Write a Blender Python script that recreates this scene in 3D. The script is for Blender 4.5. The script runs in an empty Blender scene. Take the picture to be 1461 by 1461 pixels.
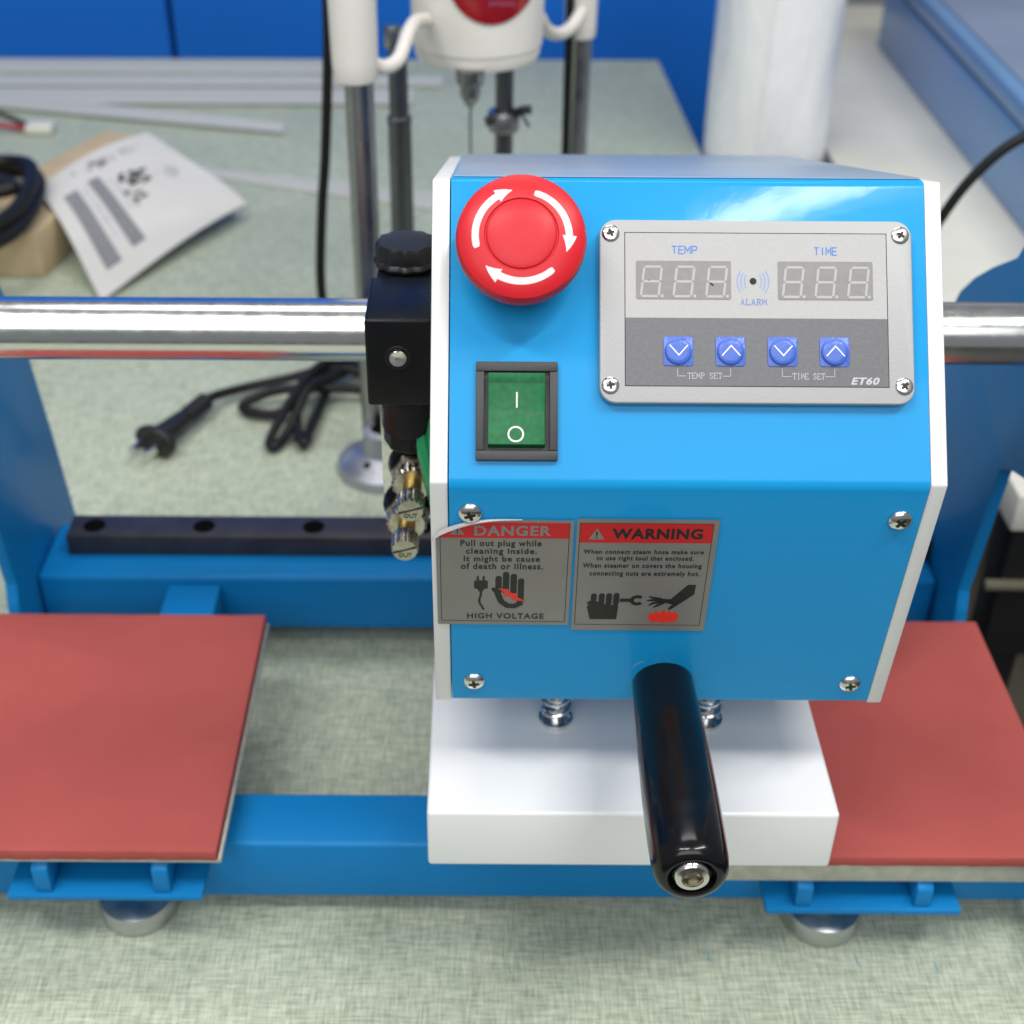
import bpy, bmesh, math, random
from mathutils import Matrix, Vector, noise
random.seed(7)
R = math.radians
scene = bpy.context.scene
COL = scene.collection
# ------------------------------------------------------------------ camera, world, lights
cam = bpy.data.cameras.new('camera')
camo = bpy.data.objects.new('camera', cam); COL.objects.link(camo)
camo.matrix_world = Matrix.Translation((0, 0, .5)) @ Matrix.Rotation(R(55), 4, 'X') @ Matrix.Rotation(R(.35), 4, 'Z')
cam.sensor_width = 36; cam.lens = 48.54; cam.shift_x = .0277
cam.clip_start = .02; cam.clip_end = 50
cam.dof.use_dof = True; cam.dof.focus_distance = .435; cam.dof.aperture_fstop = 12.5
scene.camera = camo
w = bpy.data.worlds.new('World'); scene.world = w; w.use_nodes = True
w.node_tree.nodes['Background'].inputs[0].default_value = (.90, .95, 1.0, 1)
w.node_tree.nodes['Background'].inputs[1].default_value = .225
def area(name, loc, tgt, sx, sy, e, col=(1, 1, 1)):
    l = bpy.data.lights.new(name, 'AREA'); l.shape = 'RECTANGLE'; l.size = sx; l.size_y = sy
    l.energy = e; l.color = col
    o = bpy.data.objects.new(name, l); COL.objects.link(o); o.location = loc
    o.rotation_euler = (Vector(tgt) - Vector(loc)).to_track_quat('-Z', 'Y').to_euler()
area('ceiling_tube_light', (1.0, -.12, 2.3), (.9, 0, 0), 1.5, .08, 35, (1, .99, .96))
area('ceiling_tube_light', (-.75, -.30, 2.3), (-.6, .1, 0), 1.3, .08, 26, (1, .99, .96))
area('ceiling_tube_light', (-.1, 1.25, 2.3), (-.1, 1.1, 0), 1.5, .6, 15, (1, .99, .96))
area('room_light', (-.2, -1.65, 1.95), (.1, .7, .2), 2.8, 1.2, 36, (.97, .99, 1))
scene.view_settings.view_transform = 'Standard'; scene.view_settings.look = 'None'
scene.view_settings.exposure = 0; scene.view_settings.gamma = 1
scene.cycles.use_denoising = True
# ------------------------------------------------------------------ materials
def lin(h):
    c = [int(h[i:i + 2], 16) / 255 for i in (0, 2, 4)]
    return tuple((x / 12.92 if x <= .04045 else ((x + .055) / 1.055) ** 2.4) for x in c)
def mat(name, col, rough=.5, metal=0, coat=0, coat_rough=.08, bump=None, var=None, rvar=None, alpha=1, trans=0, spec=.5, bump2=None):
    m = bpy.data.materials.new(name); m.use_nodes = True
    n = m.node_tree.nodes; k = m.node_tree.links; b = n['Principled BSDF']
    if isinstance(col, str): col = lin(col)
    b.inputs['Base Color'].default_value = (*col, 1); b.inputs['Roughness'].default_value = rough
    b.inputs['Metallic'].default_value = metal; b.inputs['Coat Weight'].default_value = coat
    b.inputs['Coat Roughness'].default_value = coat_rough; b.inputs['Alpha'].default_value = alpha
    b.inputs['Transmission Weight'].default_value = trans; b.inputs['Specular IOR Level'].default_value = spec
    tc = n.new('ShaderNodeTexCoord')
    def nz(scale, detail=3, stretch=None):
        t = n.new('ShaderNodeTexNoise'); t.inputs['Scale'].default_value = scale; t.inputs['Detail'].default_value = detail
        if stretch:
            mp = n.new('ShaderNodeMapping'); mp.inputs['Scale'].default_value = stretch
            k.new(tc.outputs['Object'], mp.inputs['Vector']); k.new(mp.outputs[0], t.inputs['Vector'])
        else: k.new(tc.outputs['Object'], t.inputs['Vector'])
        return t
    if var:
        t = nz(var[0], 4, var[2] if len(var) > 2 else None); r = n.new('ShaderNodeMapRange')
        r.inputs['From Min'].default_value = .3; r.inputs['From Max'].default_value = .7
        r.inputs['To Min'].default_value = 1 - var[1]; r.inputs['To Max'].default_value = 1 + var[1]
        k.new(t.outputs[0], r.inputs[0])
        x = n.new('ShaderNodeVectorMath'); x.operation = 'SCALE'; x.inputs[0].default_value = col
        k.new(r.outputs[0], x.inputs['Scale']); k.new(x.outputs[0], b.inputs['Base Color'])
    if rvar:
        t = nz(rvar[0], 5); r = n.new('ShaderNodeMapRange')
        r.inputs['From Min'].default_value = .35; r.inputs['From Max'].default_value = .65
        r.inputs['To Min'].default_value = rvar[1]; r.inputs['To Max'].default_value = rvar[2]
        k.new(t.outputs[0], r.inputs[0]); k.new(r.outputs[0], b.inputs['Roughness'])
    if bump:
        t = nz(bump[0], 2, bump[3] if len(bump) > 3 else None); q = n.new('ShaderNodeBump')
        q.inputs['Strength'].default_value = bump[1]; q.inputs['Distance'].default_value = bump[2]
        k.new(t.outputs[0], q.inputs['Height'])
        k.new(q.outputs[0], b.inputs['Normal']); k.new(q.outputs[0], b.inputs['Coat Normal'])
    return m
M = {}
M['blue'] = mat('blue_gloss_paint', (.010, .300, .66), .4, coat=.22, coat_rough=.09, bump=(150, .09, .0004), var=(6, .03), rvar=(40, .36, .44), spec=.1)
M['lidsheen'] = mat('blue_lid_painted_reflection', (.25, .33, .44), .45, coat=.4, coat_rough=.25, var=(20, .04), bump=(500, .1, .0003))  # blue lid greyed: its grazing reflection is painted into the base colour
M['frame'] = mat('blue_frame_paint', (.004, .185, .48), .5, coat=.12, coat_rough=.15, bump=(200, .12, .0008), var=(8, .05), spec=.15)
M['white'] = mat('white_powder_coat', (.74, .74, .72), .42, coat=.25, coat_rough=.2, bump=(900, .1, .0004), var=(30, .03))
M['heater'] = mat('white_enamel', (.77, .77, .775), .3, coat=.3, coat_rough=.15, bump=(120, .06, .0006), var=(14, .02))
M['chrome'] = mat('polished_chrome', (.76, .76, .75), .2, 1, rvar=(200, .17, .24), bump=(500, .03, .0002, (.02, 1, 1)))
M['steel'] = mat('grey_steel', (.36, .36, .355), .32, 1, rvar=(60, .25, .4))
M['darksteel'] = mat('dark_steel_rod', (.17, .175, .18), .38, 1, rvar=(60, .3, .45))
M['zinc'] = mat('bright_zinc', (.72, .71, .69), .2, 1, rvar=(300, .12, .3))
M['nickel'] = mat('nickel_plate', (.50, .465, .39), .3, 1, var=(400, .12), rvar=(300, .18, .35))
M['brass'] = mat('brass', (.72, .50, .16), .3, 1, var=(300, .15))
M['footm'] = mat('brushed_foot_steel', (.55, .56, .57), .26, 1, rvar=(80, .3, .45))
M['alu'] = mat('raw_aluminium_edge', (.52, .51, .46), .5, .75, var=(200, .12), bump=(400, .2, .0005))
M['rubber'] = mat('brick_red_silicone_sponge', (.37, .077, .068), .8, var=(25, .05), bump=(1100, .3, .0006), spec=.2)
M['black'] = mat('black_gloss_plastic', (.004, .004, .005), .16, coat=.15, coat_rough=.05, rvar=(80, .12, .28), spec=.3)
M['valve'] = mat('satin_black_valve_plastic', (.004, .004, .005), .34, spec=.25, bump=(600, .12, .0004), rvar=(50, .26, .42))
M['blackm'] = mat('black_matt_plastic', (.009, .009, .010), .45, bump=(900, .2, .0004), rvar=(60, .38, .55))
M['cord'] = mat('black_cable_rubber', (.008, .008, .008), .5, spec=.3)
M['hole'] = mat('dark_bolt_hole', (.002, .002, .002), .9, spec=.05)
M['blackiron'] = mat('blackened_steel_rail', (.026, .024, .030), .42, var=(60, .3), bump=(300, .15, .0005))
M['red'] = mat('red_button_plastic', (.60, .012, .022), .42, spec=.3, coat=.06, coat_rough=.25, bump=(180, .08, .0005), var=(20, .04), rvar=(70, .36, .5))
M['arrow'] = mat('white_arrow_print', (.86, .70, .70), .4)
M['switchframe'] = mat('dark_switch_bezel', (.030, .030, .034), .5, bump=(1500, .2, .0003))
M['green'] = mat('green_switch_lens', (.004, .14, .042), .4, coat=.05, spec=.3, var=(500, .2))
M['printwhite'] = mat('white_print', (.8, .8, .8), .5)
M['panel'] = mat('grey_panel_plastic', (.40, .40, .40), .45, bump=(1300, .22, .0004))
M['face'] = mat('pale_grey_film', (.42, .415, .41), .5, bump=(1600, .12, .0003), var=(900, .03))
M['dark'] = mat('dark_grey_film', (.125, .125, .135), .42, bump=(1600, .18, .0003), var=(700, .08))
M['disp'] = mat('display_window_grey', (.225, .215, .21), .32, var=(500, .06))
M['seg'] = mat('unlit_segment', (.41, .39, .375), .35)
M['pblue'] = mat('blue_print', (.07, .19, .58), .5)
M['arcblue'] = mat('pale_blue_print', (.22, .32, .60), .5)
M['key'] = mat('blue_key_film', (.045, .12, .52), .42, coat=.2, coat_rough=.2, bump=(700, .25, .0005))
M['pgrey'] = mat('light_grey_print', (.5, .5, .52), .5)
M['label'] = mat('silver_grey_label', (.235, .222, .208), .36, .25, var=(45, .07), bump=(500, .06, .0003))
M['lred'] = mat('red_label_print', (.55, .006, .012), .5)
M['lblack'] = mat('black_label_print', (.010, .010, .010), .45)
M['fire'] = mat('red_flame_print', (.75, .03, .012), .4)
M['film'] = mat('clear_label_film', (.52, .50, .50), .2, coat=.5, alpha=.75)
M['tri'] = mat('silver_triangle_print', (.21, .20, .195), .5)
M['tube'] = mat('green_air_tube', (.01, .28, .10), .3, coat=.3)
M['cream'] = mat('cream_plastic', (.86, .82, .75), .35, coat=.3, coat_rough=.15, var=(12, .03))
M['badge'] = mat('red_badge', (.32, .006, .012), .25, coat=.6, var=(60, .15))
M['badgetext'] = mat('lilac_badge_print', (.28, .12, .22), .5)
M['paper'] = mat('white_paper', (.56, .545, .52), .8, var=(18, .03))
M['ink'] = mat('grey_ink', (.20, .20, .21), .8, var=(400, .25))
M['ink2'] = mat('dark_ink', (.07, .07, .07), .8, var=(90, .35))
M['ink3'] = mat('faint_ink', (.46, .46, .47), .8, var=(150, .2))
M['kraft'] = mat('kraft_cardboard', (.50, .385, .235), .8, var=(40, .07), bump=(300, .2, .001))
M['strip'] = mat('clear_plastic_strip', (.66, .66, .63), .5, spec=.25, alpha=.5)
M['wrap'] = mat('white_plastic_wrap', (.90, .91, .92), .3, coat=.5, coat_rough=.12, bump=(45, .45, .006, (1, 1, .35)), var=(10, .05), rvar=(30, .2, .5))
M['bluecase'] = mat('pale_blue_sheet_metal', (.13, .27, .50), .36, coat=.3, var=(5, .06))
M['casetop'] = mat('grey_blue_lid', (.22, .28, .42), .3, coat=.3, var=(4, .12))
M['wall'] = mat('blue_partition_panel', (.010, .150, .62), .6, var=(2.5, .05), spec=.2)
M['greywall'] = mat('grey_cabinet', (.26, .27, .29), .5, var=(5, .08))
M['floor'] = mat('dark_floor', (.045, .043, .038), .55, var=(6, .3))
M['t2'] = mat('cream_table_laminate', (.64, .63, .56), .5, var=(12, .05), bump=(60, .2, .001))
M['shelf'] = mat('khaki_board', (.20, .185, .13), .6, var=(12, .1))
M['wire_red'] = mat('red_wire', (.32, .01, .02), .4)
M['connector'] = mat('ivory_connector', (.62, .62, .54), .5)
M['ink_blue'] = mat('blue_scuff', (.14, .30, .42), .7)
def table_mat():
    m = bpy.data.materials.new('grey_green_linen_vinyl'); m.use_nodes = True
    n = m.node_tree.nodes; k = m.node_tree.links; b = n['Principled BSDF']; tc = n.new('ShaderNodeTexCoord')
    def nz(st, scale=1, detail=3):
        mp = n.new('ShaderNodeMapping'); mp.inputs['Scale'].default_value = st; mp.inputs['Rotation'].default_value = (0, 0, R(1.5))
        k.new(tc.outputs['Object'], mp.inputs['Vector'])
        t = n.new('ShaderNodeTexNoise'); t.inputs['Scale'].default_value = scale; t.inputs['Detail'].default_value = detail
        t.inputs['Roughness'].default_value = .6
        k.new(mp.outputs[0], t.inputs['Vector']); return t
    a = nz((1150, 95, 1)); c = nz((85, 1100, 1)); big = nz((7, 7, 7))
    def mth(op, x, y):
        q = n.new('ShaderNodeMath'); q.operation = op
        for i, v in enumerate((x, y)):
            if hasattr(v, 'outputs'): k.new(v.outputs[0], q.inputs[i])
            else: q.inputs[i].default_value = v
        return q
    s = mth('ADD', mth('MULTIPLY', a, .5), mth('MULTIPLY', c, .5))
    s2 = mth('ADD', s, mth('MULTIPLY', mth('SUBTRACT', big, .5), .10))
    r = n.new('ShaderNodeValToRGB'); k.new(s2.outputs[0], r.inputs[0])
    e = r.color_ramp.elements
    e[0].position = .38; e[0].color = (.245, .290, .220, 1)
    e[1].position = .63; e[1].color = (.54, .575, .455, 1)
    k.new(r.outputs[0], b.inputs['Base Color'])
    q = n.new('ShaderNodeBump'); q.inputs['Strength'].default_value = .35; q.inputs['Distance'].default_value = .0006
    k.new(s.outputs[0], q.inputs['Height']); k.new(q.outputs[0], b.inputs['Normal'])
    b.inputs['Roughness'].default_value = .55; b.inputs['Specular IOR Level'].default_value = .28
    return m
M['table'] = table_mat()
# ------------------------------------------------------------------ mesh helpers (all lengths in metres)
def worigin(o):
    v = Vector((0, 0, 0))
    while o is not None: v += o.location; o = o.parent
    return v
def obj(name, bm, m, parent=None, M4=None, angle=35, label=None):
    """bm in world coordinates (or, with M4, in the local frame M4)."""
    bmesh.ops.recalc_face_normals(bm, faces=bm.faces)
    me = bpy.data.meshes.new(name)
    if parent is not None and M4 is None: bm.transform(Matrix.Translation(-worigin(parent)))
    bm.to_mesh(me); bm.free()
    for x in (m if isinstance(m, (list, tuple)) else [m]): me.materials.append(x)
    me.shade_smooth(); me.set_sharp_from_angle(angle=R(angle))
    o = bpy.data.objects.new(name, me); COL.objects.link(o); o.parent = parent
    if M4 is not None:
        o.matrix_local = (Matrix.Translation(-worigin(parent)) if parent else Matrix.Identity(4)) @ M4
    if label: o['label'] = label
    return o
def flatobj(name, bm, m, parent, M4):
    return obj(name, bm, m, parent, M4)
def thing(name, label, cat, loc=(0, 0, 0), group=None, kind=None):
    o = bpy.data.objects.new(name, None); COL.objects.link(o); o.location = loc; o.empty_display_size = .02
    o['label'] = label; o['category'] = cat
    if group: o['group'] = group
    return o
def tag(o, label, cat, group=None):
    o['label'] = label; o['category'] = cat
    if group: o['group'] = group
    return o
def copyto(src, parent, mtx, label=None):
    c = src.copy(); COL.objects.link(c); c.parent = parent; c.matrix_local = Matrix.Translation(-worigin(parent)) @ mtx
    for g in src.children:
        d = g.copy(); COL.objects.link(d); d.parent = c; d.matrix_parent_inverse = g.matrix_parent_inverse; d.matrix_local = g.matrix_local
    if label: c['label'] = label
    return c
def bm_new(): return bmesh.new()
def bev(bm, edges, w, seg=2):
    if w > 0: bmesh.ops.bevel(bm, geom=list(edges), offset=w, segments=seg, profile=.5, affect='EDGES', clamp_overlap=True)
def add_box(bm, x0, x1, y0, y1, z0, z1, b=0, seg=2, mtx=None):
    t = bmesh.new()
    r = bmesh.ops.create_cube(t, size=1)
    bmesh.ops.transform(t, matrix=Matrix.Translation(((x0 + x1) / 2, (y0 + y1) / 2, (z0 + z1) / 2)) @ Matrix.Diagonal((x1 - x0, y1 - y0, z1 - z0, 1)), verts=t.verts)
    bev(t, t.edges, b, seg)
    return merge(bm, t, mtx)
def merge(bm, t, mtx=None):
    if mtx is not None: t.transform(mtx)
    me = bpy.data.meshes.new('tmp'); t.to_mesh(me); t.free(); bm.from_mesh(me); bpy.data.meshes.remove(me); return bm
def box(*a, **k): return add_box(bm_new(), *a, **k)
def add_prism(bm, pts, h0, h1, b=0, seg=2, mtx=None, hole=None):
    """polygon pts (x,y), extruded h0..h1 along z, then mtx"""
    t = bmesh.new()
    vs = [t.verts.new((x, y, h0)) for x, y in pts]
    f = t.faces.new(vs)
    r = bmesh.ops.extrude_face_region(t, geom=[f])
    bmesh.ops.translate(t, vec=(0, 0, h1 - h0), verts=[v for v in r['geom'] if isinstance(v, bmesh.types.BMVert)])
    bmesh.ops.recalc_face_normals(t, faces=t.faces)
    bev(t, t.edges, b, seg)
    return merge(bm, t, mtx)
def prism(*a, **k): return add_prism(bm_new(), *a, **k)
def rrect(x0, x1, y0, y1, r, n=6):
    p = []
    for cx, cy, a in ((x1 - r, y1 - r, 0), (x0 + r, y1 - r, 90), (x0 + r, y0 + r, 180), (x1 - r, y0 + r, 270)):
        for i in range(n + 1):
            t = R(a + 90 * i / n); p.append((cx + r * math.cos(t), cy + r * math.sin(t)))
    return p
def add_lathe(bm, prof, seg=48, mtx=None, rf=None):
    """prof [(r,z)] revolved about z; rf(r,z,k) may alter r"""
    t = bmesh.new(); rings = []
    for r, z in prof:
        if r < 1e-7: rings.append([t.verts.new((0, 0, z))]); continue
        rings.append([t.verts.new(((rf(r, z, k) if rf else r) * math.cos(2 * math.pi * k / seg), (rf(r, z, k) if rf else r) * math.sin(2 * math.pi * k / seg), z)) for k in range(seg)])
    for a, b in zip(rings, rings[1:]):
        for k in range(seg):
            q = (k + 1) % seg
            if len(a) == 1 and len(b) == 1: continue
            if len(a) == 1: t.faces.new((a[0], b[k], b[q]))
            elif len(b) == 1: t.faces.new((a[k], a[q], b[0]))
            else: t.faces.new((a[k], a[q], b[q], b[k]))
    return merge(bm, t, mtx)
def lathe(*a, **k): return add_lathe(bm_new(), *a, **k)
def spline(pts, n=10):
    P = [Vector(p) for p in pts]; P = [2 * P[0] - P[1]] + P + [2 * P[-1] - P[-2]]; out = []
    for i in range(1, len(P) - 2):
        for j in range(n):
            t = j / n; a, b, c, d = P[i - 1:i + 3]
            out.append(.5 * ((2 * b) + (c - a) * t + (2 * a - 5 * b + 4 * c - d) * t * t + (3 * b - a - 3 * c + d) * t ** 3))
    out.append(P[-2]); return out
def add_tube(bm, path, r, seg=12, cap=True, rf=None):
    t = bmesh.new(); up = Vector((0, 0, 1)); rings = []; prev = None
    for i, p in enumerate(path):
        d = (path[min(i + 1, len(path) - 1)] - path[max(i - 1, 0)]).normalized()
        if prev is None:
            a = d.cross(Vector((0, 0, 1)) if abs(d.z) < .9 else Vector((1, 0, 0))).normalized()
        else: a = (prev - d * prev.dot(d)).normalized()
        prev = a; b = d.cross(a); rr = rf(i / (len(path) - 1)) * r if rf else r
        rings.append([t.verts.new(p + rr * (math.cos(2 * math.pi * k / seg) * a + math.sin(2 * math.pi * k / seg) * b)) for k in range(seg)])
    for x, y in zip(rings, rings[1:]):
        for k in range(seg): t.faces.new((x[k], x[(k + 1) % seg], y[(k + 1) % seg], y[k]))
    if cap: t.faces.new(rings[0]); t.faces.new(rings[-1])
    return merge(bm, t)
def tube(pts, r, seg=12, n=10, rf=None): return add_tube(bm_new(), spline(pts, n), r, seg, rf=rf)
def frame(o, x, y, z):
    m = Matrix.Identity(4)
    for i in range(3): m[i][0] = x[i]; m[i][1] = y[i]; m[i][2] = z[i]; m[i][3] = o[i]
    return m
def axis_to(o, d, upv=(0, 0, 1)):
    z = Vector(d).normalized(); x = Vector(upv).cross(z)
    if x.length < 1e-4: x = Vector((1, 0, 0)).cross(z) if abs(z.x) < .9 else Vector((0, 1, 0)).cross(z)
    x.normalize(); return frame(Vector(o), x, z.cross(x), z)
mm = .001
# flat print in a local frame, units mm; each call sits a hair above the last
def add_poly(bm, pts, z=0, warp=None):
    vs = [bm.verts.new((x * mm, y * mm, z * mm)) for x, y in pts]
    f = bm.faces.new(vs)
    if f.calc_area() > 0 and f.normal.z < 0: f.normal_flip()
def add_stroke(bm, pts, wd, z=0, closed=False):
    P = [Vector(p) for p in pts]; n = len(P); L = []; Rr = []
    for i in range(n):
        a = P[(i - 1) % n] if (closed or i > 0) else P[i]; b = P[(i + 1) % n] if (closed or i < n - 1) else P[i]
        d1 = (P[i] - a); d2 = (b - P[i])
        if d1.length < 1e-9: d1 = d2
        if d2.length < 1e-9: d2 = d1
        n1 = Vector((-d1.y, d1.x)).normalized(); n2 = Vector((-d2.y, d2.x)).normalized()
        q = (n1 + n2); q = q.normalized() / max(.35, q.normalized().dot(n1)) if q.length > 1e-6 else n1
        ww = wd[i] if isinstance(wd, (list, tuple)) else wd
        L.append(bm.verts.new(((P[i] + q * ww / 2) * mm).to_3d() + Vector((0, 0, z * mm))))
        Rr.append(bm.verts.new(((P[i] - q * ww / 2) * mm).to_3d() + Vector((0, 0, z * mm))))
    for i in range(n if closed else n - 1):
        j = (i + 1) % n; bm.faces.new((L[i], Rr[i], Rr[j], L[j]))
def circ(cx, cy, r, n=24, ry=None): return [(cx + r * math.cos(2 * math.pi * k / n), cy + (ry or r) * math.sin(2 * math.pi * k / n)) for k in range(n)]
def capsule(x0, y0, x1, y1, r, n=6):
    a = math.atan2(y1 - y0, x1 - x0); p = []
    for i in range(n + 1): t = a + math.pi / 2 + math.pi * i / n; p.append((x0 + r * math.cos(t), y0 + r * math.sin(t)))
    for i in range(n + 1): t = a - math.pi / 2 + math.pi * i / n; p.append((x1 + r * math.cos(t), y1 + r * math.sin(t)))
    return p
def add_text(bm, s, x0, y0, x1, y1, bold=0, shear=0, space=1, z=0):
    """text stretched to the box x0..x1, y0..y1 (mm); y0 is the lowest ink line, y1 the top of the ink"""
    c = bpy.data.curves.new('t', 'FONT'); c.body = s; c.size = 1; c.offset = bold; c.shear = shear; c.space_character = space
    c.resolution_u = 3
    o = bpy.data.objects.new('t', c); COL.objects.link(o)
    dg = bpy.context.evaluated_depsgraph_get(); dg.update()
    me = bpy.data.meshes.new_from_object(o.evaluated_get(dg))
    bpy.data.objects.remove(o); bpy.data.curves.remove(c)
    xs = [v.co.x for v in me.vertices]; ys = [v.co.y for v in me.vertices]
    ax, bx, ay, by = min(xs), max(xs), min(ys), max(ys)
    for v in me.vertices:
        v.co = ((x0 + (v.co.x - ax) / (bx - ax) * (x1 - x0)) * mm, (y0 + (v.co.y - ay) / (by - ay) * (y1 - y0)) * mm, z * mm)
    bm.from_mesh(me); bpy.data.meshes.remove(me)
def serif_text(bm, s, x0, y0, x1, y1, wd=.22, z=0, sans=False):
    """tiny roman lettering with serifs, drawn as strokes"""
    G = {'T': [[(0, 1), (1, 1)], [(.5, 1), (.5, 0)], [(.3, 0), (.7, 0)], [(0, 1), (0, .8)], [(1, 1), (1, .8)]],
         'E': [[(.1, 0), (.1, 1)], [(0, 1), (.9, 1), (.9, .82)], [(0, 0), (.95, 0), (.95, .2)], [(.1, .52), (.65, .52)]],
         'M': [[(.05, 0), (.08, 1), (.5, .38), (.92, 1), (.95, 0)]],
         'P': [[(.15, 0), (.15, 1)], [(0, 1), (.7, 1), (.92, .85), (.92, .65), (.7, .5), (.15, .5)], [(0, 0), (.35, 0)]],
         'S': [[(.85, .75), (.8, .95), (.5, 1), (.2, .93), (.12, .75), (.3, .58), (.7, .45), (.88, .25), (.75, .05), (.45, 0), (.15, .08), (.1, .28)]],
         'I': [[(.5, 0), (.5, 1)], [(.28, 0), (.72, 0)], [(.28, 1), (.72, 1)]],
         'A': [[(.12, 0), (.5, 1), (.88, 0)], [(0, 0), (.26, 0)], [(.74, 0), (1, 0)], [(.26, .36), (.74, .36)]],
         'L': [[(.15, 1), (.15, 0)], [(0, 0), (.92, 0), (.92, .22)], [(0, 1), (.35, 1)]],
         'R': [[(.15, 0), (.15, 1)], [(0, 1), (.65, 1), (.85, .88), (.85, .66), (.65, .52), (.15, .52)], [(.5, .52), (.9, 0), (1, 0)], [(0, 0), (.32, 0)]]}
    if sans: G = {'T': [[(0, 1), (1, 1)], [(.5, 1), (.5, 0)]], 'E': [[(1, 1), (.08, 1), (.08, 0), (1, 0)], [(.08, .52), (.9, .52)]], 'M': [[(0, 0), (0, 1), (.5, .36), (1, 1), (1, 0)]], 'P': [[(.08, 0), (.08, 1), (.75, 1), (.98, .86), (.98, .62), (.75, .47), (.08, .47)]], 'I': [[(.5, 0), (.5, 1)]]}
    n = len(s); adv = (x1 - x0) / n; zz = z
    for i, ch in enumerate(s):
        for st in G.get(ch, []):
            add_stroke(bm, [(x0 + adv * (i + .08 + .8 * px), y0 + (y1 - y0) * py) for px, py in st], wd, zz); zz += .004
# ------------------------------------------------------------------ the setting
bm = box(-3, 3, -2, 4, -.78, -.75); fl = obj('floor', bm, M['floor']); fl['kind'] = 'structure'
# blue partition wall behind the table: panels with a dark joint between them
wb = box(-2.6, .372, 1.815, 1.84, -.75, 1.3); wl = obj('wall', wb, M['blackm']); wl['kind'] = 'structure'
for x0, x1 in ((-2.6, -1.574), (-1.567, -.4025), (-.3955, .372)):
    obj('panel', box(x0, x1, 1.78, 1.812, -.75, 1.3, b=.002), M['wall'], wl)
gw = thing('grey_cabinet', 'grey ridged cabinet standing far back behind the wrapped roll', 'cabinet', (.8, 1.95, -.75))
obj('body', box(.385, 1.3, 1.93, 2.3, -.75, 1.1, b=.004), M['greywall'], gw)
for i in range(5):
    obj('ridge', box(.385, 1.3, 1.915, 1.929, -.1 + .13 * i, -.03 + .13 * i, b=.004), M['greywall'], gw)
# work table
tt = thing('work_table', 'large work table with grey green linen-textured top under the machines', 'table', (-.4, .9, -.75))
pts = [(-1.3, .08), (.2715, .08), (.204, 1.653), (-1.3, 1.640)]
obj('tabletop', prism(pts, -.03, 0, b=.0015), M['table'], tt)
for x, y in ((-1.2, .16), (.16, .16), (-1.2, 1.55), (.13, 1.55)):
    obj('leg', box(x - .025, x + .025, y - .025, y + .025, -.75, -.031, b=.003), M['darksteel'], tt)
# second table on the right
t2 = thing('side_table', 'cream topped side table with black apron to the right of the machine', 'table', (.9, 1.3, -.75))
obj('tabletop', box(.345, 1.5, .735, 1.9, -.028, 0, b=.002), M['t2'], t2)
obj('apron', box(.362, 1.48, .765, .79, -.16, -.029, b=.001), M['blackm'], t2)
obj('rail', box(.35, 1.47, .758, .764, -.095, -.089, b=.001), M['shelf'], t2)
obj('back_panel', box(.362, 1.48, 1.30, 1.32, -.749, -.029, b=.001), M['blackm'], t2)
obj('edge_trim', box(.3390, .3445, .82, 1.9, -.028, .0005, b=.001), M['steel'], t2)
obj('shelf', box(.375, 1.47, .80, 1.29, -.36, -.34, b=.002), M['shelf'], t2)
for x in (.385, 1.44):
    for y in (.80, 1.27): obj('leg', box(x - .015, x + .015, y - .015, y + .015, -.75, -.03, b=.002), M['blackm'], t2)
# ------------------------------------------------------------------ the heat press
mc = thing('heat_press_machine', 'blue and white two station heat press with control box, chrome bar and black handle', 'heat press', (0, .45, 0))
# frame --------------------------------------------------------------
obj('front_beam', box(-.2385, .2425, .400, .430, .0125, .0465, b=.0022, seg=3), M['frame'], mc)
# rear beam: channel with raised back half
obj('rear_beam', box(-.2385, .2425, .583, .632, .0125, .0485, b=.003, seg=3), M['frame'], mc)
rail = obj('black_rail', box(-.2255, .2425, .6015, .6215, .0487, .0613, b=.0006), M['blackiron'], mc)
for i in range(7):
    x = -.212 + .0597 * i
    obj('bolt_hole', lathe([(0, .0003), (.0054, .0003), (.0060, 0)], 24), M['hole'], rail, Matrix.Translation((x, .6115, .0613)))
# side plates: outline in the YZ plane
side = [(.372, .012), (.372, .030), (.44, .033), (.552, .035), (.5545, .052), (.558, .062), (.5465, .143), (.535, .1505), (.50, .163), (.466, .185), (.452, .22), (.455, .255), (.474, .281), (.505, .292), (.54, .285), (.570, .262), (.586, .234), (.612, .217), (.631, .2027), (.646, .188), (.6515, .178), (.663, .150), (.6682, .131), (.6785, .082), (.688, .03), (.692, .012)]
side_l = side[:16] + [(.590, .240), (.606, .226), (.618, .207), (.625, .191), (.640, .148), (.650, .101), (.662, .033), (.664, .012)]
for sx in (-1, 1):
    x0, x1 = (-.2455, -.2390) if sx < 0 else (.2435, .2500)
    obj('side_plate', prism([(y, z) for y, z in (side if sx > 0 else side_l)], x0, x1, b=.001, mtx=frame((0, 0, 0), (0, 1, 0), (0, 0, 1), (1, 0, 0))), M['frame'], mc)
# support arms from the rear beam to the plates
for x0, x1 in ((-.1685, -.140), (.140, .1685)):
    obj('support_arm', box(x0, x1, .431, .582, .018, .0445, b=.002), M['frame'], mc)
# chrome guide bar
obj('guide_bar', lathe([(0, -.2388), (.0127, -.2388), (.0127, .2432), (0, .2432)], 96, mtx=frame((0, .501, .239), (0, 1, 0), (0, 0, 1), (1, 0, 0))), M['chrome'], mc)
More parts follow.
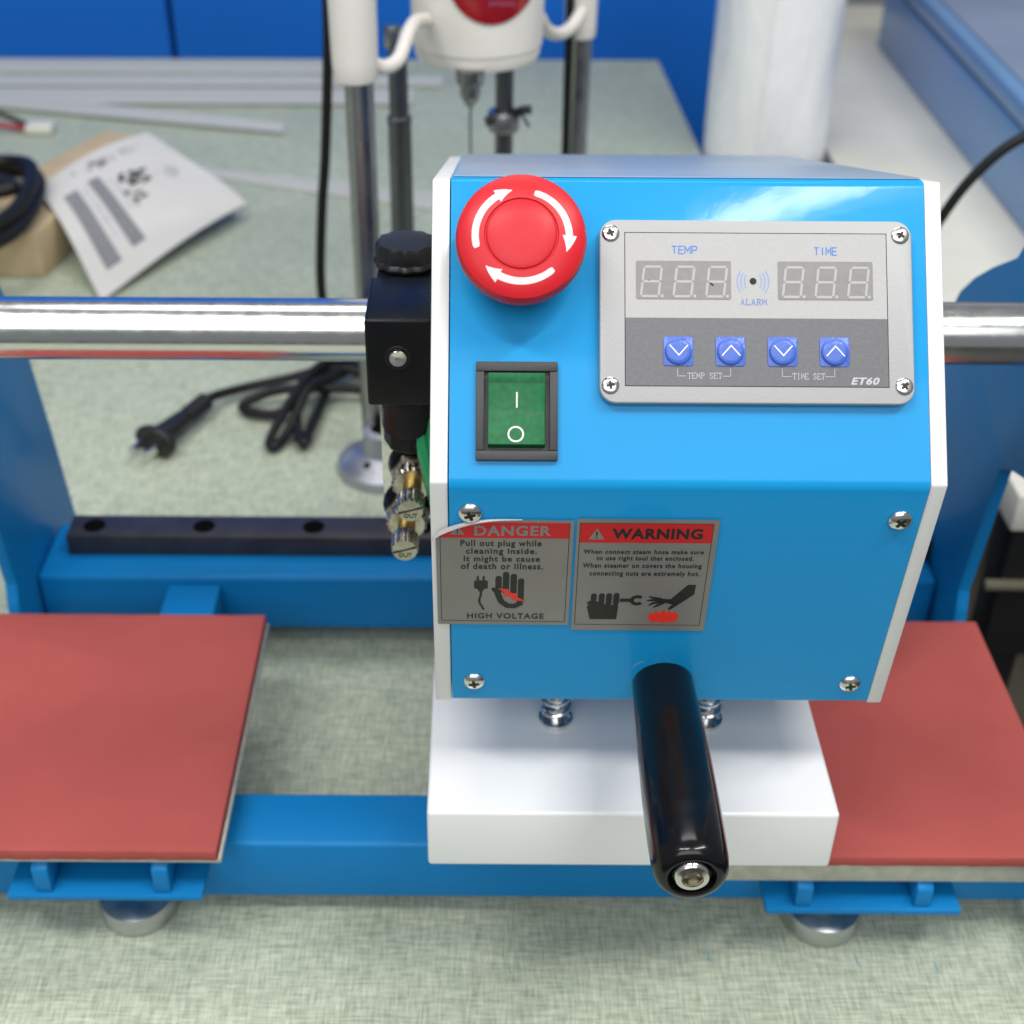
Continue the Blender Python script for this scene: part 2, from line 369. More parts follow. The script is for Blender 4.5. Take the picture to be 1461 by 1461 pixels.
# work plates
def plate(x0, x1, y0, y1, zb, za, zt, lab):
    p = obj('work_plate', box(x0, x1, y0 + .0015, y1, zb, za, b=.0006), M['alu'], mc, label=lab)
    t = bm_new(); nx, ny = 30, 30
    b = box(x0 + .0005, x1 - .0012, y0, y1 - .0005, za + .0002, zt, b=.0010, seg=2)
    bmesh.ops.subdivide_edges(b, edges=[e for e in b.edges if e.calc_length() > .05], cuts=40, use_grid_fill=True)
    for v in b.verts:
        q = noise.noise(v.co * 60) * .0003; v.co.z += q if v.co.z > za + .003 else 0
        if abs(v.co.y - y0) < .003: v.co.y += noise.noise(v.co * 420) * .0004
    obj('rubber_pad', b, M['rubber'], p)
plate(-.2620, -.1065, .3795, .532, .0565, .0590, .0650, 'left work plate with brick red rubber pad and thin edge')
plate(.0965, .2462, .3800, .532, .0470, .0577, .0635, 'right work plate with brick red rubber pad on a thick aluminium slab')
for x0, x1, z0, z1, zb in ((-.198, -.1165, .0350, .0380, .0560), (.1195, .2015, .0290, .0320, .0468)):
    br = obj('mounting_bracket', box(x0, x1, .379, .3995, z0, z1, b=.0006), M['frame'], mc)
    for a in (x0 + .012, x1 - .020):
        g = prism([(.3805, z1), (.3995, z1), (.3995, zb), (.386, zb), (.3805, zb - .004)], a, a + .007, b=.0009, mtx=frame((0, 0, 0), (0, 1, 0), (0, 0, 1), (1, 0, 0)))
        obj('gusset', g, M['frame'], br)
for x in (-.1525, .1505):
    top = .0345 if x < 0 else .0285
    f = obj('foot', lathe([(0, 0), (.0152, 0), (.0166, .0012), (.0171, .004), (.0170, .0080), (.0160, .0102), (.0125, .0120), (.007, .0130), (0, .0131)], 48, mtx=Matrix.Translation((x, .404 if x < 0 else .4005, 0))), M['footm'], mc)
    obj('threaded_stem', lathe([(0, .013), (.0035, .013)] + [(.0035 + (.0004 if i % 2 else 0), .0132 + .0006 * i) for i in range(int((top - .0138) / .0006))] + [(.0035, top), (0, top)], 20, mtx=Matrix.Translation((x, .404 if x < 0 else .4005, 0))), M['zinc'], f)
for x in (-.1525, .1505):
    f = obj('foot', lathe([(0, 0), (.0150, 0), (.0165, .0015), (.0168, .004), (.0160, .0068), (.0125, .0092), (.007, .0124), (0, .0124)], 48, mtx=Matrix.Translation((x, .606, 0))), M['zinc'], mc)
# heater block -------------------------------------------------------
obj('heater_block', box(-.0200, .1300, .347, .497, .0955, .124, b=.0016, seg=4), M['heater'], mc)
obj('heater_plate', box(-.0145, .1245, .3525, .4915, .0915, .0953), M['alu'], mc)
for x, y in ((.0286, .396), (.0870, .396), (.0286, .455), (.0870, .455)):
    pts = [(x + .0052 * math.cos(2 * math.pi * t / 14), y + .0052 * math.sin(2 * math.pi * t / 14), .1262 + .0365 * t / (14 * 6.5)) for t in range(int(14 * 6.5))]
    s = obj('spring', add_tube(bm_new(), [Vector(p) for p in pts], .0009, 8), M['zinc'], mc)
    obj('guide_pin', lathe([(0, .1243), (.0066, .1243), (.0066, .1258), (.0032, .1259), (.0032, .166), (0, .166)], 28, mtx=Matrix.Translation((x, y, 0))), M['zinc'], s)
# control box shell --------------------------------------------------
prof = [(.3491, .266), (.411, .339), (.612, .2712), (.600, .165), (.363, .164)]   # (y, z) clockwise from the bend
def shrink(p, d):
    c = (sum(a for a, _ in p) / len(p), sum(b for _, b in p) / len(p)); out = []
    for y, z in p:
        v = Vector((y - c[0], z - c[1])); out.append((y - v.normalized().x * d, z - v.normalized().y * d))
    return out
YZ = frame((0, 0, 0), (0, 1, 0), (0, 0, 1), (1, 0, 0))
TPm = frame((0, .411, .339), (1, 0, 0), Vector((0, .201, -.0678)).normalized(), Vector((0, .0678, .201)).normalized())
b = bm_new(); t = bmesh.new()
vs = [t.verts.new((y, z, -.0107)) for y, z in prof]; f = t.faces.new(vs)
r = bmesh.ops.extrude_face_region(t, geom=[f]); bmesh.ops.translate(t, vec=(0, 0, .1467), verts=[v for v in r['geom'] if isinstance(v, bmesh.types.BMVert)])
bmesh.ops.recalc_face_normals(t, faces=t.faces)
es = [e for e in t.edges if abs(e.verts[0].co.z - e.verts[1].co.z) > .01]
bev(t, es, .0022, 5); merge(b, t, YZ)
obj('blue_cover', b, M['blue'], mc, angle=50)
obj('top_sheen_sheet', box(-.0100, .1360, .003, .2085, .0001, .0006, b=.0002, mtx=TPm), M['lidsheen'], mc)  # thin sheet added over the blue top to carry the painted reflection
sp = [(y, z) for y, z in shrink(prof, .0004)]
sp[1] = (sp[1][0], sp[1][1] - .0002); sp[2] = (sp[2][0], sp[2][1] - .0006); sp[4] = (sp[4][0], sp[4][1] - .0004)
for x0, x1 in ((-.0166, -.0110), (.1363, .1415)):
    t = bmesh.new(); vs = [t.verts.new((y, z, x0)) for y, z in sp]; f = t.faces.new(vs)
    r = bmesh.ops.extrude_face_region(t, geom=[f]); bmesh.ops.translate(t, vec=(0, 0, x1 - x0), verts=[v for v in r['geom'] if isinstance(v, bmesh.types.BMVert)])
    bmesh.ops.recalc_face_normals(t, faces=t.faces); bev(t, t.edges, .0006, 2)
    obj('side_panel', merge(bm_new(), t, YZ), M['white'], mc)
U = frame((0, .3491, .266), (1, 0, 0), Vector((0, .647, .762)).normalized(), Vector((0, -.762, .647)).normalized())
D = frame((0, .3491, .266), (1, 0, 0), Vector((0, -.136, .9907)).normalized(), Vector((0, -.9907, -.136)).normalized())
TP = frame((0, .411, .339), (1, 0, 0), Vector((0, .944, -.3306)).normalized(), Vector((0, .3306, .944)).normalized())
def at(F, x, y, z=0, rot=0): return F @ Matrix.Translation((x * mm, y * mm, z * mm)) @ Matrix.Rotation(R(rot), 4, 'Z')
# cross-head screws ----------------------------------------------------
def screw_mesh(r, h, name, m, mdark, parent, M4):
    seg = 32
    b = lathe([(r, 0), (r, h * .25), (r * .9, h * .6), (r * .66, h * .88), (r * .4, h), (0, h * 1.02)], seg)
    o = obj(name, b, m, parent, M4)
    c = bm_new(); z = h * 1.03
    k = r * .13; l = r * .48
    cross = [(-k, l), (k, l), (k * 1.2, k * 1.2), (l, k), (l, -k), (k * 1.2, -k * 1.2), (k, -l), (-k, -l), (-k * 1.2, -k * 1.2), (-l, -k), (-l, k), (-k * 1.2, k * 1.2)]
    add_prism(c, cross, -h * .25 + z, z * 1.04)
    q = obj('cross_recess', c, mdark); q.parent = o
    return o
M['recess'] = mat('dark_screw_recess', (.03, .027, .022), .5, .6)
s0 = screw_mesh(.0038, .0019, 'screw', M['zinc'], M['recess'], mc, at(D, -4.2, -11.8, .05, 20))
for F, x, y, rot in ((D, -3.0, -91.9, 8), (D, 129.5, -13.8, 50), (D, 128.3, -92.0, 12), (TP, 0, 192, 0), (TP, 124, 180, 30)):
    copyto(s0, mc, at(F, x, y, .05, rot))
# emergency stop -------------------------------------------------------
E0 = at(U, 10.6, 71.1) @ Matrix.Scale(1.025, 4)
def knurl(r, z, k): return r * (1 + (.006 if k % 2 else -.006)) if (r > .0186) else r
dome = lambda r: .0222 - .0016 * (max(0, r - .0105) / .008) ** 1.7 if r < .0187 else .0195
eb = obj('emergency_stop_button', lathe([(.0100, .0122), (.0176, .0126), (.0187, .0136), (.0190, .0162), (.01885, .0182), (.0182, .0200), (.0170, .0207), (.0150, .0214), (.0125, .0220), (.0107, .02215), (.0104, .0216), (.01015, .0216), (.00985, .0222), (.009, .0225), (.006, .0228), (.003, .0229), (0, .0229)], 200, rf=knurl), M['red'], mc, E0, angle=28)
obj('collar', lathe([(.0125, .0006), (.0125, .003), (.0098, .0034), (.0098, .0124)], 40), M['blackm']).parent = eb
def dprof(r):
    P = [(.0107, .02215), (.0125, .0220), (.0150, .0214), (.0170, .0207), (.0182, .0200)]
    for (a, z0), (b_, z1) in zip(P, P[1:]):
        if r <= b_: return z0 + (z1 - z0) * (r - a) / (b_ - a)
    return .02
def arrow(a0, a1, r0, r1, w0, w1):
    b = bm_new(); n = 22; rows = []
    def V(a, r): return b.verts.new((r * math.sin(R(a)), r * math.cos(R(a)), dprof(r) + .00005))
    tip = a1; neck = a1 - 19
    for i in range(n + 1):
        q = i / n; a = a0 + (neck - a0) * q; r = r0 + (r1 - r0) * q; wd = w0 + (w1 - w0) * q
        if i == 0: wd *= .7
        rows.append([V(a, r + wd * (s - .5)) for s in (0, .25, .5, .75, 1)])
    for x, y in zip(rows, rows[1:]):
        for k in range(4): b.faces.new((x[k], x[k + 1], y[k + 1], y[k]))
    rows = []
    for i in range(9):
        q = i / 8; a = neck - 1 + (tip - neck + 1) * q; wd = .0040 * (1 - q) + .00015; r = r1 + .0001
        rows.append([V(a, min(.0178, r + wd * (s - .5))) for s in (0, .25, .5, .75, 1)])
    for x, y in zip(rows, rows[1:]):
        for k in range(4): b.faces.new((x[k], x[k + 1], y[k + 1], y[k]))
    for f in b.faces: f.normal_update()
    bmesh.ops.recalc_face_normals(b, faces=b.faces)
    o = obj('arrow', b, M['arrow']); o.parent = eb
arrow(-107, -12, .0133, .0131, .0020, .0021)
arrow(17, 111, .0127, .0137, .0019, .0021)
arrow(137.5, 228, .0136, .0136, .0018, .0021)
# power switch -----------------------------------------------------------
S0 = at(U, 9.9, 22.2)
b = bm_new()
w2, h2, wi, hi = .01245, .0152, .0100, .0122
add_box(b, -w2, w2, hi, h2, .0001, .0024, b=.0003); add_box(b, -w2, w2, -h2, -hi, .0001, .0024, b=.0003)
add_box(b, -w2, -wi, -hi + .0001, hi - .0001, .0001, .00238, b=.0002); add_box(b, wi, w2, -hi + .0001, hi - .0001, .0001, .00238, b=.0002)
add_box(b, -wi, wi, -hi, hi, .00005, .0003)
sw = obj('power_switch', b, M['switchframe'], mc, S0)
rk = prism([(.0115, .0004), (.0113, .0046), (.0085, .0036), (0, .0022), (-.0105, .0034), (-.0112, .0004)], -.0088, .0086, b=.0003, mtx=frame((0, 0, 0), (0, 1, 0), (0, 0, 1), (1, 0, 0)))
rko = obj('rocker', rk, M['green'], angle=30); rko.parent = sw
def onrock(y):  # height of the rocker face at y (m)
    P = [(-.0105, .0034), (0, .0022), (.0085, .0036), (.0113, .0046)]
    for (a, z0), (b_, z1) in zip(P, P[1:]):
        if y <= b_: return z0 + (z1 - z0) * (y - a) / (b_ - a)
    return .0046
def hug(b, f, lift=.00006):
    for v in b.verts: v.co.z = f(v.co.y) + lift + v.co.z
b = bm_new(); add_stroke(b, [(.0, 5.6), (.0, 4), (.0, 2.4), (.0, .9)], .5); hug(b, onrock)
obj('on_mark', b, M['printwhite']).parent = sw
b = bm_new(); add_stroke(b, circ(-.3, -7.3, 2.25, 36), .52, closed=True); hug(b, onrock)
obj('off_mark', b, M['printwhite']).parent = sw
b = bm_new(); add_stroke(b, [(-8.2, 8.45), (8.2, 8.45)], .18); hug(b, onrock)
obj('ridge_line', b, M['switchframe']).parent = sw
# control panel ------------------------------------------------------------
b = prism([(x * mm, y * mm) for x, y in rrect(35.0, 130.6, 24.5, 81.4, 5.0, 8)], .0001, .0042, b=.0009, seg=3, mtx=None)
# rebate for the faceplate is shown by a thin dark seam and a slightly sunk film
cp = obj('control_panel', b, M['panel'], mc, U)
def panelpart(name, b, m, parent=None, label=None):
    o = obj(name, b, m, parent or cp, None)
    o.matrix_local = Matrix.Identity(4)
    if label: o['label'] = label
    return o
def sub(name, b, m, label=None):   # b in panel-local mm frame; not shifted
    bmesh.ops.recalc_face_normals(b, faces=b.faces)
    me = bpy.data.meshes.new(name); b.to_mesh(me); b.free(); me.materials.append(m); me.shade_smooth(); me.set_sharp_from_angle(angle=R(30))
    o = bpy.data.objects.new(name, me); COL.objects.link(o); o.parent = cp
    if label: o['label'] = label
    return o
def subof(par, name, b, m):
    o = sub(name, b, m); o.parent = par; return o
def ppart(name, b, m):   # a part of the machine in the face frame
    return obj(name, b, m, mc, U)
PZ = 4.2
b = bm_new(); add_stroke(b, [(42.75, 29.75), (122.75, 29.75), (122.75, 77.3), (42.75, 77.3)], .30, PZ + .03, True); sub('seam', b, M['cord'])
b = bm_new(); add_poly(b, [(42.85, 50.8), (122.65, 50.8), (122.65, 77.2), (42.85, 77.2)], PZ + .06); sub('upper_faceplate', b, M['face'])
b = bm_new(); add_poly(b, [(42.85, 29.85), (122.65, 29.85), (122.65, 50.8), (42.85, 50.8)], PZ + .06); sub('lower_faceplate', b, M['dark'])
L1 = PZ + .12
b = bm_new(); serif_text(b, 'TEMP', 56.9, 70.8, 65.0, 73.1, .36, L1, True); sub('lettering', b, M['pblue'])
b = bm_new(); serif_text(b, 'TIME', 100.5, 70.6, 107.8, 72.9, .36, L1, True); sub('lettering', b, M['pblue'])
b = bm_new(); serif_text(b, 'ALARM', 77.8, 54.95, 86.1, 56.7, .20, L1)
sub('lettering', b, M['pblue'])
b = bm_new()
for s in (-1, 1):
    for r_, h_ in ((2.6, 2.0), (3.7, 2.7), (4.8, 3.3)):
        a_ = math.asin(min(1, h_ / (r_ + 1.2)))
        add_stroke(b, [(81.85 + s * (r_ - 1.2 * 0 - (r_ + 1.2) * (1 - math.cos(t))), 62.2 + (r_ + 1.2) * math.sin(t)) for t in [a_ * k / 6 for k in range(-6, 7)]], .36, L1)
sub('alarm_wave_print', b, M['arcblue'])
b = bm_new(); add_poly(b, circ(81.85, 62.3, 1.05), L1 + .02); sub('alarm_hole', b, M['cord'])
# displays
def seg_digit(b, x, y, w_, h_, z):
    sl = .12; g = .18; t_ = .72
    def P(u, v): return (x + u + v * sl, y + v)
    hm = h_ / 2
    def H(v):
        return [P(g + t_ / 2, v), P(g + t_, v + t_ / 2), P(w_ - g - t_, v + t_ / 2), P(w_ - g - t_ / 2, v), P(w_ - g - t_, v - t_ / 2), P(g + t_, v - t_ / 2)]
    def Vv(u, v0, v1):
        return [P(u, v0 + g), P(u + t_ / 2, v0 + g + t_ / 2), P(u + t_ / 2, v1 - g - t_ / 2), P(u, v1 - g), P(u - t_ / 2, v1 - g - t_ / 2), P(u - t_ / 2, v0 + g + t_ / 2)]
    for v in (t_ / 2, hm, h_ - t_ / 2): add_poly(b, H(v), z)
    for u in (t_ / 2 + .05, w_ - t_ / 2 - .05):
        add_poly(b, Vv(u, t_ / 2, hm), z); add_poly(b, Vv(u, hm, h_ - t_ / 2), z)
    add_poly(b, circ(x + w_ + .75, y + .45, .5, 12), z)
for x0 in (46.15, 89.45):
    dw = ppart('display_window', prism([(x * mm, y * mm) for x, y in rrect(x0, x0 + 28.95, 56.6, 68.5, .5, 3)], L1 * mm, (L1 + .12) * mm), M['disp'])
    for i in range(3):
        b = bm_new(); seg_digit(b, x0 + .95 + 9.95 * i, 57.1, 6.2, 9.9, L1 + .16); subof(dw, 'digit', b, M['seg'])
b = bm_new(); add_poly(b, [(68.4, 61.9), (69.3, 61.6), (70.0, 60.9), (69.5, 60.7), (68.8, 61.2)], L1 + .22); add_poly(b, circ(50.0, 62.4, .22, 8), L1 + .22); sub('dust_speck', b, M['recess'])
# push buttons
KB = []
for i, x in enumerate((58.85, 74.7, 90.55, 106.35)):
    b = prism([(q * mm, y * mm) for q, y in rrect(x - 4.55, x + 4.55, 40.45 - 4.55, 40.45 + 4.55, .9, 4)], (PZ + .08) * mm, (PZ + .35) * mm, b=.0001)
    add_lathe(b, [(.0041, (PZ + .35) * mm), (.0040, (PZ + 1.1) * mm), (.0036, (PZ + 1.4) * mm), (.0025, (PZ + 1.48) * mm), (0, (PZ + 1.5) * mm)], 40, mtx=Matrix.Translation((x * mm, 40.3 * mm, 0)))
    kb = ppart('push_button', b, M['key'])
    s = 1 if i % 2 else -1
    b = bm_new(); add_stroke(b, [(x - 2.75, 40.5 - s * 1.6), (x, 40.5 + s * 1.5), (x + 2.75, 40.5 - s * 1.6)], .36, PZ + 1.55); subof(kb, 'arrow_mark', b, M['printwhite'])
for x0, x1, t0, t1 in ((58.65, 74.7, 61.6, 72.0), (90.4, 106.3, 93.5, 103.2)):
    b = bm_new()
    add_stroke(b, [(x0, 35.2), (x0, 32.85), (t0 - .4, 32.85)], .16, L1); add_stroke(b, [(x1, 35.2), (x1, 32.85), (t1 + .2, 32.85)], .16, L1)
    serif_text(b, 'TEMP SET' if x0 < 80 else 'TIME SET', t0, 32.05, t1 + .2, 33.8, .17, L1)
    sub('lettering', b, M['pgrey'])
b = bm_new(); add_text(b, 'ET60', 111.2, 30.45, 119.9, 32.75, .03, .28, 1.1, z=L1); sub('lettering', b, M['pgrey'])
s1 = screw_mesh(.0027, .0007, 'panel_screw', M['zinc'], M['recess'], mc, at(U, 38.4, 77.1, PZ, 25))
for x, y, rot in ((127.1, 76.9, 60), (38.2, 29.8, 10), (127.4, 30.0, 40)): copyto(s1, mc, at(U, x, y, PZ, rot))
# warning labels ---------------------------------------------------------
def dpart(name, b, m, lab=None): return obj(name, b, m, mc, D, label=lab)
LZ = .55
cut = [(28.3, -14.55), (12, -14.3), (5, -14.25), (0, -14.6), (-5, -15.5), (-9, -16.9), (-12.5, -18.7), (-15.1, -20.7)]
b = bm_new(); add_poly(b, [(28.3, -14.55), (28.55, -62.5), (-15.0, -62.3), (-15.1, -20.7)] + cut[-2:0:-1], LZ)
dl = dpart('danger_label', b, M['label'], 'silver danger label with peeling top left corner')
b = bm_new(); add_poly(b, [(26.9, -15.75), (26.9, -22.4), (-13.7, -22.2), (-13.7, -20.3), (-12, -19.0), (-9, -17.5), (-5, -16.2), (-1, -15.6), (3, -15.5)], LZ + .04); subof(dl, 'red_header', b, M['lred'])
b = bm_new(); add_stroke(b, [(-13.7, -21), (-13.8, -60.5), (27.2, -60.8), (26.95, -15.7)], .22, LZ + .05); subof(dl, 'border_line', b, M['lblack'])
b = bm_new(); add_text(b, 'DANGER', -2.9, -21.3, 21.3, -16.8, .035, 0, 1.12, z=LZ + .1); add_poly(b, [(-10.6, -20.8), (-5.8, -20.8), (-8.2, -17.0)], LZ + .1); subof(dl, 'heading', b, M['tri'])
b = bm_new(); add_stroke(b, [(-8.2, -18.2), (-8.2, -19.6)], .5, LZ + .13); add_poly(b, circ(-8.2, -20.25, .28, 10), LZ + .13)
for s, x0, y0, x1, y1 in (('Pull out plug while', -7.3, -26.6, 18.4, -23.2), ('cleaning inside.', -5.6, -30.0, 17.1, -26.7), ('It might be cause', -6.3, -33.5, 18.1, -30.2), ('of death or illness.', -7.2, -36.2, 19.2, -33.4), ('HIGH VOLTAGE', -5.3, -59.5, 20.2, -56.8)):
    add_text(b, s, x0, y0, x1, y1, .026, 0, 1.15, z=LZ + .08)
subof(dl, 'lettering', b, M['lblack'])
b = bm_new(); z = LZ + .08
add_poly(b, rrect(-3.0, 1.5, -45.2, -41.4, .5, 2), z); add_poly(b, [(-2.1, -39.4), (-1.4, -39.4), (-1.4, -41.5), (-2.1, -41.5)], z + .005); add_poly(b, [(-.2, -39.4), (.5, -39.4), (.5, -41.5), (-.2, -41.5)], z + .005)
add_poly(b, [(-2, -45.1), (.4, -45.1), (-.2, -46.6), (-1.3, -46.6)], z + .01)
add_stroke(b, [(-.8, -46.4), (-.7, -48), (-1.1, -49.6), (-1.3, -51), (-.9, -52.6), (-.2, -54), (.2, -55.2)], .75, z + .015)
subof(dl, 'plug_symbol', b, M['lblack'])
b = bm_new()
for i, (x, y0, y1) in enumerate(((5.0, -46.5, -40.3), (7.4, -46.5, -38.4), (9.9, -46.5, -39.3))): add_poly(b, capsule(x, y0, x, y1, 1.05), z + .004 * i)
add_poly(b, capsule(12.3, -50.5, 12.3, -41.3, 1.0), z + .02)
add_stroke(b, [(2.9, -44.9), (4.6, -46.6), (5.2, -49), (6, -51.3), (8, -53.2), (10.2, -53.4), (12, -52.2), (12.3, -49.5)], [1.1, 2.1, 2.1, 2.1, 2.1, 2.1, 2.1, 2.0], z + .03)
subof(dl, 'hand_symbol', b, M['lblack'])
b = bm_new(); add_poly(b, [(4.7, -44.9), (8.2, -45.2), (8.6, -46.9), (11.1, -47.3), (11.2, -49), (14.4, -51.2), (9.2, -50.2), (9.3, -48.9), (6.6, -48.4), (6.8, -46.6)], z + .05); subof(dl, 'lightning_symbol', b, M['fire'])
# the lifted film at the corner
b = bm_new(); rows = []
C = spline([(x, y, 0) for x, y in cut[1:]] + [(-15.9, -22.4, 0)], 6)
n = len(C)
for i, p in enumerate(C):
    q = i / (n - 1); wd = .2 + 1.1 * math.sin(math.pi * min(1, q * 1.08)) ** 1.2 * (0.3 + .7 * q); row = []
    d = (C[min(i + 1, n - 1)] - C[max(i - 1, 0)]).normalized(); nn = Vector((d.y, -d.x, 0));
    if nn.y > 0: nn = -nn
    for k in range(6):
        a = k / 5 * 1.5
        o_ = p - nn * .25 + nn * (wd * (1 - math.cos(a * 1.1))) * .85
        row.append(b.verts.new((o_.x * mm, o_.y * mm, (LZ + .1 + (.3 + 1.7 * q) * math.sin(a)) * mm)))
    rows.append(row)
for x, y in zip(rows, rows[1:]):
    for k in range(5): b.faces.new((x[k], x[k + 1], y[k + 1], y[k]))
subof(dl, 'curled_corner', b, M['film'])
b = bm_new(); add_poly(b, [(29.2, -13.7), (73.7, -13.9), (74.2, -64.9), (29.5, -64.8)], LZ + .02)
wlb = dpart('warning_label', b, M['label'], 'silver warning label with wrench and burning hand symbols')
b = bm_new(); add_poly(b, [(30.3, -15.7), (71.8, -15.8), (71.9, -24.0), (30.4, -24.0)], LZ + .07); subof(wlb, 'red_header', b, M['lred'])
b = bm_new(); add_stroke(b, [(30.2, -15.6), (71.9, -15.7), (72.3, -62.2), (30.6, -62.0)], .22, LZ + .06, True); subof(wlb, 'border_line', b, M['lblack'])
b = bm_new(); add_poly(b, [(33.1, -22.5), (38.1, -22.5), (35.6, -17.8)], LZ + .1); subof(wlb, 'warning_triangle', b, M['tri'])
b = bm_new(); add_text(b, 'WARNING', 40.4, -22.3, 68.9, -17.7, .04, 0, 1.1, z=LZ + .12)
add_stroke(b, [(35.6, -19.0), (35.6, -20.9)], .5, LZ + .13); add_poly(b, circ(35.6, -21.7, .3, 10), LZ + .13)
for s, x0, y0, x1, y1 in (('When connect steam hose make sure', 31.8, -28.9, 70.1, -27.0), ('to use right tool that enclosed.', 36.1, -32.4, 67.2, -29.8), ('When steamer on covers the housing', 31.9, -35.8, 70.1, -33.1), ('connecting nuts are extremely hot.', 34.3, -39.4, 69.8, -36.6)):
    add_text(b, s, x0, y0, x1, y1, .028, 0, 1.15, z=LZ + .11)
subof(wlb, 'lettering', b, M['lblack'])
b = bm_new(); z = LZ + .1
add_poly(b, [(34.2, -53.2), (37.2, -50.6), (38.6, -52.0), (44.6, -52.6), (44.4, -59.4), (35.5, -59.4)], z)
for i, x in enumerate((36.3, 38.9, 41.3, 43.7)): add_poly(b, capsule(x, -51.6 if i else -49.6, x, -48.1 + .1 * i, .98), z + .005 + .004 * i)
add_stroke(b, [(34.6, -52.2), (36.9, -50.2)], 1.7, z + .03)
add_stroke(b, [(44.9, -50.2), (49, -50.2)], 1.5, z + .035)
add_stroke(b, [(50.6 + 1.75 * math.cos(R(t)), -50.2 + 1.75 * math.sin(R(t))) for t in range(40, 321, 20)], 1.3, z + .04)
subof(wlb, 'wrench_symbol', b, M['lblack'])
b = bm_new()
add_poly(b, [(61.6, -49.6), (66.6, -42.8), (69.2, -42.8), (69.1, -47.3), (63.9, -52.6), (61.9, -54.6), (60.9, -54.2), (62.4, -52.2), (59.4, -51.2), (57.2, -50.9), (57.4, -49.3)], z)
for i, pts in enumerate((((58.6, -49.6), (55.6, -48.9), (54.4, -48.3)), ((58.6, -50.2), (55.4, -50.1), (53.8, -50.3)), ((58.8, -50.8), (56, -51.5), (54.6, -52.6)), ((59.6, -51.2), (57.4, -52.6), (56.2, -53.6)))):
    add_stroke(b, pts, [1.0, .9, .4], z + .01 + .004 * i)
subof(wlb, 'hand_symbol', b, M['lblack'])
b = bm_new(); add_poly(b, [(54.9, -57.6), (55.6, -56.0), (56.5, -56.9), (57.4, -54.9), (58.5, -56.8), (59.3, -55.2), (60.1, -54.4), (60.8, -56.6), (61.8, -54.6), (62.7, -56.8), (63.5, -55.2), (65.0, -57.6), (64.7, -59.6), (63.2, -60.9), (61.6, -60.4), (60, -61.2), (58.2, -60.4), (56.6, -60.9), (55.2, -59.6)], z); subof(wlb, 'flame_symbol', b, M['fire'])
b = bm_new(); add_stroke(b, [(51.8, -84.8), (53.2, -82.4), (55.8, -80.8)], [.05, .16, .04], .12); dpart('scratch_mark', b, M['pgrey'])
# handle -------------------------------------------------------------------
HF = frame((.063, .364, .1742), (1, 0, 0), (0, 0, 1), (0, -1, 0))
hd = obj('handle', lathe([(0, 0), (.0100, 0), (.0106, .0012), (.0108, .006), (.0112, .020), (.0119, .040), (.0122, .058), (.0121, .075), (.0118, .0825), (.0112, .0862), (.0100, .0880), (.0082, .0888), (.0074, .0886), (.0071, .0872), (.0071, .0850), (0, .0850)], 72), M['black'], mc, HF, angle=50)
hb = obj('handle_bolt', lathe([(.0062, .0850), (.0062, .0864), (.0059, .0880), (.0050, .0890), (.0034, .0893)], 40), M['zinc'], None); hb.parent = hd
b = bm_new(); hexa = [(.0030 * math.cos(R(60 * k + 12)), .0030 * math.sin(R(60 * k + 12))) for k in range(6)]
t = bmesh.new(); a_ = [t.verts.new((x * 1.1, y * 1.1, .0893)) for x, y in hexa]; c_ = [t.verts.new((x * .8, y * .8, .0864)) for x, y in hexa]; oo = t.verts.new((0, 0, .0861))
o2 = [t.verts.new((x * 1.2, y * 1.2, .0892)) for x, y in hexa]
for k in range(6):
    q = (k + 1) % 6; t.faces.new((a_[k], a_[q], c_[q], c_[k])); t.faces.new((c_[k], c_[q], oo)); t.faces.new((o2[k], o2[q], a_[q], a_[k]))
merge(b, t); obj('hex_socket', b, M['nickel']).parent = hd
# solenoid valve on the left side --------------------------------------------
vb = bm_new()
add_box(vb, -.0412, -.0180, .4220, .4560, .2500, .2840, b=.0012, seg=3)
add_box(vb, -.0400, -.0180, .4562, .4980, .2480, .2800, b=.0015, seg=3)
sv = obj('solenoid_valve', vb, M['valve'], mc)
add = lambda n_, b_, m_, par: obj(n_, b_, m_, par)
def knobr(r, z, k): return r * (1 + .035 * math.cos(2 * math.pi * k * 12 / 96)) if r > .009 else r
add('coil_knob', lathe([(0, 0), (.0118, 0), (.0122, .0010), (.0118, .0022), (.0113, .0026), (.0113, .0072), (.0107, .0088), (.006, .0094), (0, .0095)], 96, rf=knobr, mtx=axis_to((-.0292, .4760, .2802), (0, .05, 1))), M['blackm'], sv)
add('valve_slot', box(-.0345, -.0225, .4583, .4600, .2801, .2804), M['cord'], sv)
add('cover_screw', lathe([(0, .0002), (.0029, .0002), (.0031, .0009), (.0028, .0013), (.0012, .0010), (0, .0008)], 20, mtx=axis_to((-.0300, .4220, .2695), (0, -1, 0))), M['zinc'], sv)
add('screw_recess', lathe([(.0032, .0001), (.0043, .0003), (.0046, .0001)], 28, mtx=axis_to((-.0300, .4220, .2695), (0, -1, 0))), M['cord'], sv)
vb = lathe([(0, 0), (.0100, 0), (.0100, -.006), (.0095, -.008), (.0095, -.016), (.0088, -.018)], 40, mtx=Matrix.Translation((-.0282, .4370, .2502)))
add_lathe(vb, [(.0102, -.0172), (.0102, -.0245), (.008, -.0262), (0, -.0262)], 8, mtx=Matrix.Translation((-.0272, .4390, .2502)))
add('cable_gland', vb, M['valve'], sv)
add('mounting_plate', box(-.0400, -.0180, .4560, .4590, .1800, .2480, b=.0005), M['zinc'], sv)
